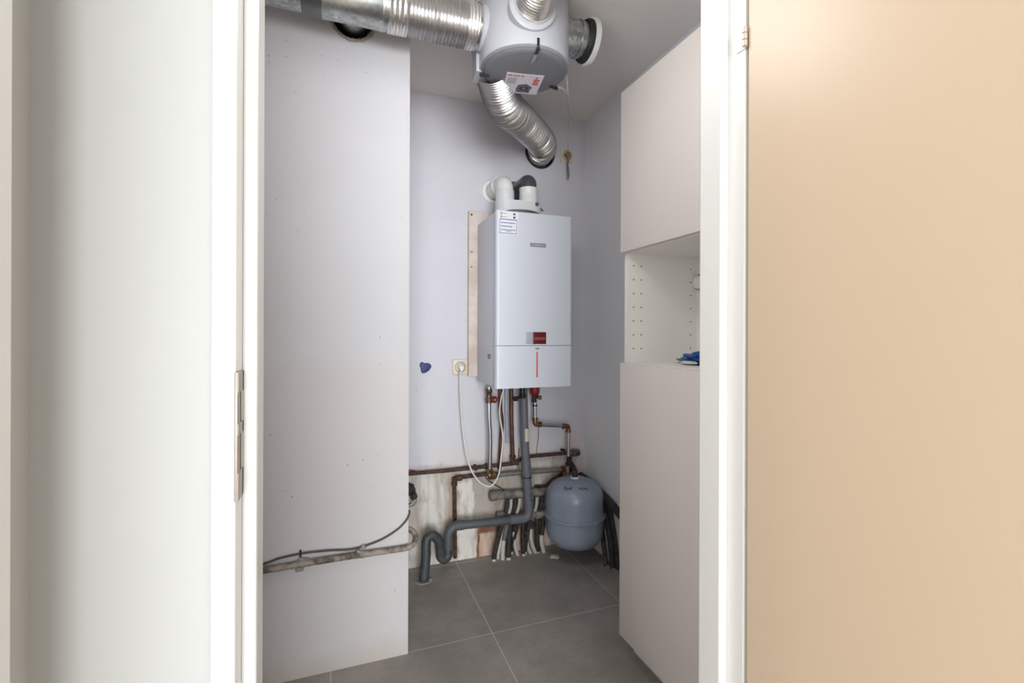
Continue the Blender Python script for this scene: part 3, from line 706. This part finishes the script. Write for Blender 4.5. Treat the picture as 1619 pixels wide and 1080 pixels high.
# black drain tap on the riser head
t = thing('black_drain_tap', 'black plastic tap in front of the head of the grey drain pipe', 'tap', (0.898, 2.285, 0.871))
bm = new(); p = Vector((0.898, 2.285, 0.867))
lathe(bm, p + Vector((0, 0, -0.012)), (0, 0, 1), [(0, 0), (0, 0.016), (0.018, 0.019), (0.028, 0.013), (0.05, 0.015), (0.075, 0.015), (0.075, 0)], 18)
obj('tap_body', bm, M_blackp, t)
obj('outlet', tube(new(), [p + Vector((0, 0, 0.0)), (0.857, 2.28, 0.855)], 0.0075, 14), M_blackp, t)
obj('outlet_cap', lathe(new(), (0.87, 2.281, 0.856), (-1, 0, -0.1), [(0, 0), (0, 0.0125), (0.020, 0.0125), (0.022, 0.010), (0.022, 0)], 16), M_blackp, t)
# boiler valve with red collar, feeding the expansion vessel
t = thing('vessel_feed_pipe', 'bright steel pipe with brass elbows stepping right to the expansion vessel', 'pipe', (1.188, 2.325, 0.47))
p = Vector((0.984, 2.325, 0.865))
bm = new(); lathe(bm, p + Vector((0.0, 0, -0.006)), (0, 0, 1), [(0, 0), (0, 0.012), (0.008, 0.022), (0.024, 0.027), (0.05, 0.027), (0.05, 0)], 24)
obj('collar', bm, M_red, t)['label'] = 'red plastic collar'
bm = new(); lathe(bm, p + Vector((-0.003, 0, -0.040)), (0, 0, 1), [(0, 0), (0, 0.014), (0.012, 0.014), (0.016, 0.012), (0.044, 0.012), (0.044, 0)], 10)
cyl(bm, p + Vector((0, -0.004, -0.008)), p + Vector((0.024, -0.022, -0.014)), 0.010, 14)
vb = obj('valve', bm, M_iron, t)
obj('valve_nipple', lathe(new(), p + Vector((0.016, -0.016, -0.013)), (0.75, -0.6, -0.15), [(0, 0), (0, 0.011), (0.012, 0.011), (0.016, 0.008), (0.016, 0)], 14), M_brass, vb)
path = fillet([(0.985, 2.325, 0.831), (0.987, 2.325, 0.704), (1.185, 2.325, 0.685), (1.186, 2.325, 0.495)], 0.02, 6)
obj('pipe', tube(new(), path, 0.0098, 16), M_chrome, t)
for (ax, ay), (dx, dz), nm in (((846, 671.5), (1, 1), 'elbow'), ((898.5, 673.5), (-1, -1), 'elbow')):
    c = Vector({846: (0.987, 2.325, 0.704), 898.5: (1.185, 2.325, 0.685)}[ax])
    bm = new()
    tube(bm, fillet([c + Vector((0, 0, 0.030 * dz)), c, c + Vector((0.030 * dx, 0, 0))], 0.014, 6), 0.0125, 16)
    lathe(bm, c + Vector((0, 0, 0.024 * dz)), (0, 0, dz), [(0, 0.0), (0, 0.0155), (0.012, 0.0155), (0.012, 0)], 12)
    lathe(bm, c + Vector((0.024 * dx, 0, 0)), (dx, 0, 0), [(0, 0.0), (0, 0.0155), (0.012, 0.0155), (0.012, 0)], 12)
    obj('elbow_fitting', bm, M_brass, t)
p = Vector((0.986, 2.325, 0.804)); lathe(bm := new(), p, (0, 0, 1), [(0, 0), (0, 0.0145), (0.006, 0.0145), (0.006, 0)], 16); obj('pipe_ring', bm, M_iron, t)
bm = new(); p = Vector((1.19, 2.322, 0.478))
lathe(bm, p + Vector((0, 0, -0.046)), (0, 0, 1), [(0, 0), (0, 0.017), (0.02, 0.017), (0.024, 0.021), (0.05, 0.021), (0.056, 0.015), (0.085, 0.015), (0.085, 0)], 12)
obj('lower_tee', bm, M_iron, t)
bm = new(); q = [(1.183, 2.3, 0.495), (1.186, 2.27, 0.478), (1.182, 2.24, 0.463), (1.163, 2.205, 0.45)]
tube(bm, spline(q, 6), 0.0125, 16); lathe(bm, (1.163, 2.205, 0.4432), (0, 0, 1), [(0, 0), (0, 0.0155), (0.03, 0.0155), (0.034, 0.014), (0.034, 0)], 12)
obj('vessel_elbow', bm, M_iron, t)
cyl(bm := new(), (1.175, 2.315, 0.467), (1.169, 2.3, 0.417), 0.0105, 16); obj('nipple', bm, M_dirtyp, t)
# long brown pipes on the back wall
t = thing('brown_wall_pipe', 'long upper brown pipe running along the back wall behind the drain pipe', 'pipe', (0.568, 2.392, 0.488))
obj('pipe', tube(new(), fillet([(0.235, 2.392, 0.490), (0.502, 2.392, 0.485), (0.828, 2.392, 0.486), (0.901, 2.392, 0.488), (0.941, 2.392, 0.514), (0.993, 2.392, 0.518), (1.206, 2.392, 0.517), (1.238, 2.392, 0.516)], 0.03), 0.0098, 14), M_rust, t)
for px in ((0.677, 2.392, 0.486), (0.739, 2.392, 0.486)):
    p = Vector(px); bm = new(); box(bm, p.x - 0.006, p.x + 0.006, 2.378, YB, p.z - 0.014, p.z + 0.012, 0.002); obj('pipe_clip', bm, M_iron, t)
bm = new(); p = Vector((1.242, 2.385, 0.517))
lathe(bm, p + Vector((-0.02, 0, 0)), (1, 0, 0), [(0, 0), (0, 0.015), (0.016, 0.015), (0.018, 0.020), (0.050, 0.021), (0.062, 0.017), (0.062, 0)], 14)
obj('end_fitting', bm, mat('grey_green_fitting', (118, 116, 106), 0.6, 0.4, c2=(70, 66, 60), scale=40), t)
tube(bm := new(), [(1.192, 2.38, 0.537), (1.164, 2.372, 0.545)], 0.007, 12); obj('stub', bm, M_iron, t)
t = thing('thin_wall_pipe', 'thin upper brown tube lying above the left end of the long brown pipe', 'pipe', (0.374, 2.397, 0.489))
obj('pipe', tube(new(), spline([(0.236, 2.400, 0.516), (0.349, 2.4, 0.499), (0.374, 2.398, 0.491), (0.438, 2.398, 0.489), (0.637, 2.398, 0.493)], 6), 0.0035, 8), M_cu, t)
t = thing('rusty_drop_pipe', 'rusty brown pipe turning down the back wall to the floor left of the clean strip', 'pipe', (0.563, 2.39, 0.054))
obj('pipe', tube(new(), fillet([(0.756, 2.39, 0.447), (0.652, 2.39, 0.445), (0.563, 2.39, 0.442), (0.568, 2.39, 0.03)], 0.02), 0.0102, 14), M_rust, t)
bm = new(); p = Vector((0.563, 2.39, 0.44))
lathe(bm, p + Vector((0, 0, -0.034)), (0, 0, 1), [(0, 0), (0, 0.016), (0.014, 0.016), (0.016, 0.0135), (0.04, 0.0135), (0.04, 0)], 12)
lathe(bm, p + Vector((0.005, 0, 0)), (1, 0, 0.04), [(0, 0), (0, 0.0135), (0.018, 0.0145), (0.034, 0.0145), (0.034, 0)], 12)
obj('corner_fitting', bm, M_rust, t)
t = thing('horizontal_steel_pipe', 'dusty steel pipe passing behind the drain pipe towards the vessel', 'pipe', (0.949, 2.375, 0.435))
obj('pipe', tube(new(), [(0.762, 2.375, 0.442), (0.968, 2.375, 0.438), (1.17, 2.375, 0.432)], 0.0125, 16), mat('dusty_grey_steel', (158, 152, 148), 0.45, 0.5, c2=(128, 122, 118), scale=30), t)
bm = new(); p = Vector((0.761, 2.37, 0.442)); nut(bm, p + Vector((-0.02, 0, 0)), (1, 0, 0), 0.020, 0.034); nut(bm, p + Vector((0.016, 0, 0)), (1, 0, 0), 0.016, 0.02)
obj('left_nut', bm, M_rust, t)
bm = new(); p = Vector((1.165, 2.365, 0.436)); nut(bm, p, (1, 0, 0), 0.019, 0.026); tube(bm, [p + Vector((0.012, 0, -0.004)), p + Vector((0.014, -0.014, -0.03))], 0.012, 12)
obj('right_nut', bm, M_brass, t)
t = thing('rusty_stub_pipe', 'short rusty pipe on the wall left of the expansion vessel', 'pipe', (1.103, 2.398, 0.353))
obj('pipe', tube(new(), spline([(1.02, 2.4, 0.347), (1.081, 2.4, 0.344), (1.12, 2.4, 0.368), (1.189, 2.398, 0.404)], 6), 0.009, 12), M_rust, t)
t = thing('thin_wire', 'thin grey wire hanging on the wall right of the grey drain pipe', 'wire', (1.038, 2.4, 0.622))
obj('wire', tube(new(), spline([(1.038, 2.4, 0.685), (1.042, 2.405, 0.621), (1.033, 2.405, 0.558), (1.029, 2.405, 0.51)], 6), 0.0018, 8), M_pvc, t)
t = thing('thin_wire', 'short upright reddish wire left of the grey drain pipe', 'wire', (0.922, 2.4, 0.527))
obj('wire', tube(new(), [(0.924, 2.4, 0.565), (0.922, 2.4, 0.455)], 0.0022, 8), M_cu, t)
t = thing('bent_wire', 'thin brown wire slanting down the wall behind the white cable loop', 'wire', (0.795, 2.4, 0.386))
obj('wire', tube(new(), spline([(0.729, 2.405, 0.442), (0.744, 2.405, 0.413), (0.779, 2.405, 0.386), (0.815, 2.405, 0.362), (0.846, 2.4, 0.343)], 6), 0.0026, 8), M_rust, t)

# ------------------------------------------------------------------ floor-heating manifold
M_gpipe = mat('grey_dusty_manifold', (148, 145, 140), 0.6, 0.2, c2=(104, 100, 95), scale=30, bump=0.3)
t = thing('upper_manifold', 'upper dusty grey manifold bar with a capped left end above the heating hoses', 'manifold', (0.911, 2.37, 0.324))
obj('bar', tube(new(), [(0.765, 2.37, 0.335), (1.091, 2.37, 0.321)], 0.0225, 22), M_gpipe, t)
obj('end_cap', lathe(new(), (0.782, 2.37, 0.334), (-1, 0, -0.03), [(-0.004, 0), (-0.004, 0.027), (0.026, 0.027), (0.034, 0.022), (0.036, 0)], 24), mat('brown_grey_cap', (122, 114, 106), 0.6, var=0.15), t)
for q in ((0.848, 2.365, 0.296), (0.891, 2.365, 0.294), (1.013, 2.365, 0.29), (1.047, 2.365, 0.289)):
    p = Vector(q); bm = new(); lathe(bm, p, (0, 0, -1), [(-0.016, 0), (-0.016, 0.010), (0.004, 0.012), (0.014, 0.012), (0.022, 0.008), (0.022, 0)], 12)
    obj('outlet_nut', bm, M_iron, t)
t = thing('lower_manifold', 'lower dusty grey manifold bar just behind the horizontal drain pipe', 'manifold', (0.952, 2.378, 0.204))
obj('bar', tube(new(), [(0.789, 2.378, 0.217), (1.11, 2.378, 0.2)], 0.0235, 22), M_gpipe, t)
obj('right_block', tube(new(), [(1.004, 2.37, 0.208), (1.083, 2.37, 0.203)], 0.029, 8), M_gpipe, t)
# short tails between the bars
M_tail = mat('pale_hose', (196, 188, 178), 0.6, var=0.12, scale=50)
M_sleeve = mat('black_insulation', (40, 38, 38), 0.75, c2=(58, 54, 52), scale=50, bump=0.4)
tails = [((803, 790), (799, 811), 0, 'leftmost black hose tail between the two manifold bars'),
         ((808, 789), (805, 812), 1, 'pale hose tail between the bars, right of the leftmost black one'),
         ((815, 789), (811, 812), 0, 'black hose tail between the bars, left of the grey drain pipe'),
         ((822, 788), (817, 812), 1, 'pale hose tail between the bars, close beside the grey drain pipe'),
         ((849, 786), (846, 808), 1, 'pale hose tail between the bars, just right of the grey drain pipe'),
         ((858, 786), (852, 808), 0, 'black slanting hose tail between the bars beside the vessel')]
TA = [(0.843, 2.352, 0.311), (0.829, 2.352, 0.243), (0.863, 2.356, 0.311), (0.852, 2.356, 0.235), (0.886, 2.352, 0.309), (0.872, 2.352, 0.234), (0.913, 2.356, 0.308), (0.895, 2.356, 0.229), (1.011, 2.352, 0.305), (1.0, 2.352, 0.231), (1.045, 2.352, 0.301), (1.022, 2.352, 0.228)]
for k, (_a, _b, pale, lab) in enumerate(tails):
    a, b_ = Vector(TA[2 * k]), Vector(TA[2 * k + 1])
    o = obj('hose_tail', tube(new(), [a, (a + b_) / 2 + Vector((0.003, -0.003, 0)), b_], 0.0105 if not pale else 0.009, 12), M_tail if pale else M_sleeve)
    tag(o, lab, 'hose', 'hose tails between the manifold bars')
# floor-heating hoses from the lower bar into the floor
HT = [(0.815, 2.352, 0.194), (0.806, 2.345, 0.178), (0.772, 2.352, 0.044), (0.766, 2.35, 0.016), (0.831, 2.356, 0.191), (0.823, 2.352, 0.153), (0.796, 2.356, 0.055), (0.794, 2.366, 0.004), (0.84, 2.35, 0.192), (0.827, 2.338, 0.158), (0.815, 2.345, 0.077), (0.815, 2.352, 0.007), (0.862, 2.352, 0.188), (0.849, 2.342, 0.16), (0.843, 2.338, 0.056), (0.844, 2.34, 0.005), (0.906, 2.356, 0.18), (0.898, 2.352, 0.156), (0.878, 2.365, 0.072), (0.882, 2.395, 0.011), (0.89, 2.36, 0.168), (0.883, 2.36, 0.114), (0.89, 2.36, 0.046), (0.907, 2.366, 0.003), (0.934, 2.352, 0.185), (0.93, 2.35, 0.152), (0.929, 2.348, 0.052), (0.936, 2.356, 0.006), (0.97, 2.35, 0.188), (0.961, 2.345, 0.15), (0.946, 2.35, 0.068), (0.952, 2.372, 0.01), (0.96, 2.362, 0.171), (0.951, 2.356, 0.099), (0.959, 2.358, 0.043), (0.981, 2.366, 0.002), (0.982, 2.352, 0.178), (0.971, 2.345, 0.121), (0.985, 2.35, 0.049), (1.008, 2.36, -0.0), (1.015, 2.352, 0.188), (1.011, 2.35, 0.134), (1.014, 2.352, 0.044), (1.022, 2.362, 0.0), (1.04, 2.35, 0.192), (1.044, 2.345, 0.152), (1.036, 2.348, 0.073), (1.052, 2.353, -0.001)]
kinds = [('black', 0.012, 'leftmost black heating hose with a white end at the floor'),
         ('white', 0.009, 'thin white heating hose right beside the leftmost black one'),
         ('half', 0.012, 'grey heating hose whose lower half is white, third from the left'),
         ('black', 0.0145, 'thickest black heating hose with a pale round end at the floor'),
         ('black', 0.010, 'thin dark heating hose slanting left behind the thick black one'),
         ('white', 0.0095, 'short white heating hose curving right next to the thick black one'),
         ('black', 0.0115, 'dark heating hose right below the drain pipe elbow'),
         ('black', 0.0115, 'black heating hose slanting left, below the drain elbow'),
         ('white', 0.0105, 'white heating hose curving right, the left one of a close pair'),
         ('white', 0.011, 'white heating hose curving right, the right one of a close pair'),
         ('black', 0.012, 'straight black heating hose right of the pair of white ones'),
         ('half', 0.0125, 'rightmost heating hose, black above and white below, beside the vessel')]
M_end = mat('white_hose', (206, 200, 190), 0.55, var=0.1, scale=50)
for k, (kd, r, lab) in enumerate(kinds):
    P4 = [Vector(p) for p in HT[4 * k:4 * k + 4]]; P4[3].z = -0.002
    sp_ = spline(P4, 6); n = len(sp_)
    t = thing('heating_hose', lab, 'hose', P4[3], 'heating hoses going into the floor')
    if kd == 'black':
        obj('sleeve', tube(new(), sp_[:n - 2], r, 14), M_sleeve, t); obj('pale_end', tube(new(), sp_[n - 3:], r * 0.88, 14), M_end, t)
    elif kd == 'white':
        obj('pipe', tube(new(), sp_, r, 14), M_end, t)
        obj('upper_sleeve', tube(new(), sp_[:5], r * 1.15, 14), M_sleeve if k != 1 else M_tail, t)
    else:
        h_ = int(n * 0.55)
        obj('sleeve', tube(new(), sp_[:h_ + 1], r, 14), M_sleeve if k > 5 else mat('grey_sleeve', (112, 108, 108), 0.6, var=0.1), t)
        obj('pipe', tube(new(), sp_[h_:], r * 0.95, 14), M_end, t)

# ------------------------------------------------------------------ expansion vessel
M_ves = mat('grey_vessel_enamel', (140, 149, 165), 0.28, var=0.02)
vx, vy, vr = 1.163, 2.205, 0.150
ve = thing('expansion_vessel', 'round grey expansion vessel hanging in the corner below the boiler', 'expansion vessel', (vx, vy, 0.082))
def vprof(f):             # radius share at height share f of one half shell
    q = max(0.0, min(1.0, (f - 0.42) / 0.58))
    return max(1.0 - q ** 2.5, 0.0) ** (1 / 2.5)
def dome(z0, z1, r):      # one half shell
    fs = [0, 0.2, 0.42] + [0.42 + 0.58 * math.sin(PI / 2 * k / 18) for k in range(1, 19)]
    return [(z0 + (z1 - z0) * f, r * vprof(f) if f < 0.9999 else 0.0) for f in fs]
obj('upper_shell', lathe(new(), (vx, vy, 0), (0, 0, 1), dome(0.254, 0.436, vr), 64), M_ves, ve)
obj('lower_shell', lathe(new(), (vx, vy, 0), (0, 0, 1), [(2 * 0.247 - a, b) for a, b in dome(0.247, 0.412, vr * 0.985)], 64), M_ves, ve)
obj('seam_ring', lathe(new(), (vx, vy, 0.2505), (0, 0, 1), [(-0.007, vr - 0.004), (-0.007, vr + 0.006), (-0.0045, vr + 0.0095), (0.0045, vr + 0.0095), (0.007, vr + 0.006), (0.007, vr - 0.004)], 64), M_ves, ve)
obj('washer', lathe(new(), (vx, vy, 0.432), (0, 0, 1), [(0, 0), (0, 0.021), (0.011, 0.021), (0.011, 0)], 24), M_white, ve)['label'] = 'white washer under the connection'
# pen scribbles on the shoulder of the vessel
def shoulder(ang, dz):
    z_ = 0.436 - dz
    r_ = vr * vprof((z_ - 0.254) / 0.182) + 0.0006
    return Vector((vx + r_ * math.cos(ang), vy + r_ * math.sin(ang), z_ + 0.0006))
base = math.radians(-118); M_pen = mat('pen_ink', (72, 76, 84), 0.6)
for k, (da, dz) in enumerate([(-26, 0.022), (-20, 0.026), (-14, 0.023), (-9, 0.020), (14, 0.020), (20, 0.023), (27, 0.021), (33, 0.025)]):
    a0 = base + math.radians(da)
    pts = [shoulder(a0 + math.radians(x_), dz + z_) for x_, z_ in ((-1.6, 0.004), (-0.6, -0.004), (0.6, 0.005), (1.8, -0.002))]
    if k % 4 == 0: bm = new()
    tube(bm, spline(pts, 4), 0.0011, 6)
    if k % 4 == 3: obj('pen_scribble', bm, M_pen, ve)
# what lies under and right of the vessel
t = tag(obj('rubble_lump', blob(new(), (1.075, 2.26, 0.012), 0.016, 1.6, 1.0, 0.8, 0.3, 2, 8), mat('white_rubble', (196, 192, 184), 0.8, var=0.15)), 'small white lump of rubble on the floor under the vessel', 'rubble')
def hose(name, label, cat, pts, r, m, group=None):
    t = tag(obj(name, tube(new(), spline(pts, 8), r, 14), m), label, cat, group); return t
hose('black_hose', 'thick black insulated hose running from behind the vessel along the right wall', 'hose', [(1.285, 2.37, 0.39), (1.300, 2.24, 0.365), (1.306, 2.13, 0.335), (1.308, 2.00, 0.300), (1.308, 1.86, 0.265), (1.306, 1.72, 0.24)], 0.021, M_sleeve)
hose('black_hose', 'black hose dropping down the corner to the floor right behind the vessel', 'hose', [(1.315, 2.19, 0.33), (1.315, 2.155, 0.26), (1.314, 2.115, 0.18), (1.313, 2.09, 0.10), (1.311, 2.07, 0.0)], 0.017, M_sleeve)
hose('black_hose', 'thin black hose beside the right wall nearest the cabinet', 'hose', [(1.322, 2.13, 0.30), (1.320, 2.085, 0.21), (1.318, 2.055, 0.12), (1.316, 2.03, 0.0)], 0.011, M_sleeve)
M_braid = mat('dirty_braided_cable', (92, 86, 78), 0.7, c2=(46, 42, 38), scale=90, bump=0.8, bscale=150)
hose('braided_hose', 'dirty braided grey hose standing between the vessel and the black hose', 'hose', [(1.318, 2.235, 0.26), (1.312, 2.185, 0.16), (1.302, 2.14, 0.07), (1.292, 2.10, 0.0)], 0.013, M_braid)
bm = new(); rnd = random.Random(21)
for k in range(16): blob(bm, (1.285 + 0.035 * rnd.random(), 2.02 + 0.09 * rnd.random(), 0.006), 0.005 + 0.006 * rnd.random(), 1.2, 1.2, 0.9, 0.35, 1, k)
o = tag(obj('mortar_crumbs', bm, M_mort), 'scatter of mortar crumbs on the floor at the foot of the black hoses', 'rubble'); o['kind'] = 'stuff'

# ------------------------------------------------------------------ pipe and cable on the left wall
yw = 1.762
t = thing('plastered_pipe', 'dirty plaster-spattered pipe along the foot of the left wall hooking round its corner', 'pipe', (-0.1, yw, 0.403))
obj('pipe', tube(new(), spline([(-0.90, yw, 0.403), (-0.5, yw, 0.402), (-0.237, yw, 0.401), (-0.10, yw, 0.403), (0.06, yw, 0.404), (0.18, yw, 0.403), (0.235, yw, 0.404), (0.262, yw + 0.006, 0.412), (0.272, yw + 0.022, 0.430), (0.262, yw + 0.045, 0.446), (0.236, yw + 0.058, 0.450)], 8), 0.0105, 16), M_dirtyp, t)
for i, (x_, seed) in enumerate(((-0.114, 3), (0.072, 8))):
    bm = new(); blob(bm, (x_, yw + 0.006, 0.405), 0.016, 1.3, 0.9, 1.0, 0.35, 2, seed); blob(bm, (x_ + (-0.012 if i == 0 else 0.012), yw + 0.012, 0.384 if i == 0 else 0.424), 0.011, 1.2, 0.6, 1.2, 0.35, 2, seed + 1)
    obj('mortar_lump', bm, M_mort, t)
hose('thin_cable', 'thin dark cable sagging above the plastered pipe on the left wall', 'cable', [(-0.9, 1.774, 0.33), (-0.45, 1.774, 0.385), (-0.237, 1.774, 0.417), (-0.19, 1.774, 0.428), (-0.111, 1.773, 0.434), (-0.03, 1.772, 0.431), (0.053, 1.772, 0.424), (0.14, 1.774, 0.440), (0.20, 1.775, 0.468), (0.232, 1.775, 0.495), (0.247, 1.777, 0.520), (0.249, 1.79, 0.530)], 0.0036, mat('dark_cable_sheath', (72, 66, 62), 0.6, var=0.15))
t = thing('cable_clip', 'small dark cable clip on the left wall above the plastered pipe', 'clip', (-0.122, 1.775, 0.433))
bm = new(); box(bm, -0.1255, -0.1185, 1.7675, 1.78, 0.425, 0.441, 0.001); cyl(bm, (-0.122, 1.768, 0.443), (-0.122, 1.776, 0.443), 0.0035, 10)
obj('clip', bm, M_iron, t)
# frayed bundle on the back wall next to the corner of the left wall
t = thing('cable_stub', 'frayed dark cable bundle sticking out of the back wall by the column corner', 'cable', (0.335, 2.40, 0.40))
bm = new()
blob(bm, (0.333, 2.385, 0.415), 0.020, 1.0, 1.2, 1.5, 0.3, 2, 3); blob(bm, (0.352, 2.378, 0.378), 0.015, 1.1, 1.2, 1.2, 0.35, 2, 6); blob(bm, (0.342, 2.40, 0.398), 0.020, 1.0, 1.2, 1.2, 0.3, 2, 5)
obj('bundle', bm, M_sleeve, t)
obj('loose_wire', tube(new(), spline([(0.362, 2.38, 0.375), (0.366, 2.375, 0.352), (0.352, 2.378, 0.332), (0.330, 2.385, 0.325)], 6), 0.0024, 8), M_pvc, t)
obj('loose_wire', tube(new(), spline([(0.345, 2.38, 0.370), (0.338, 2.37, 0.350), (0.322, 2.38, 0.340)], 6), 0.0024, 8), M_iron, t)
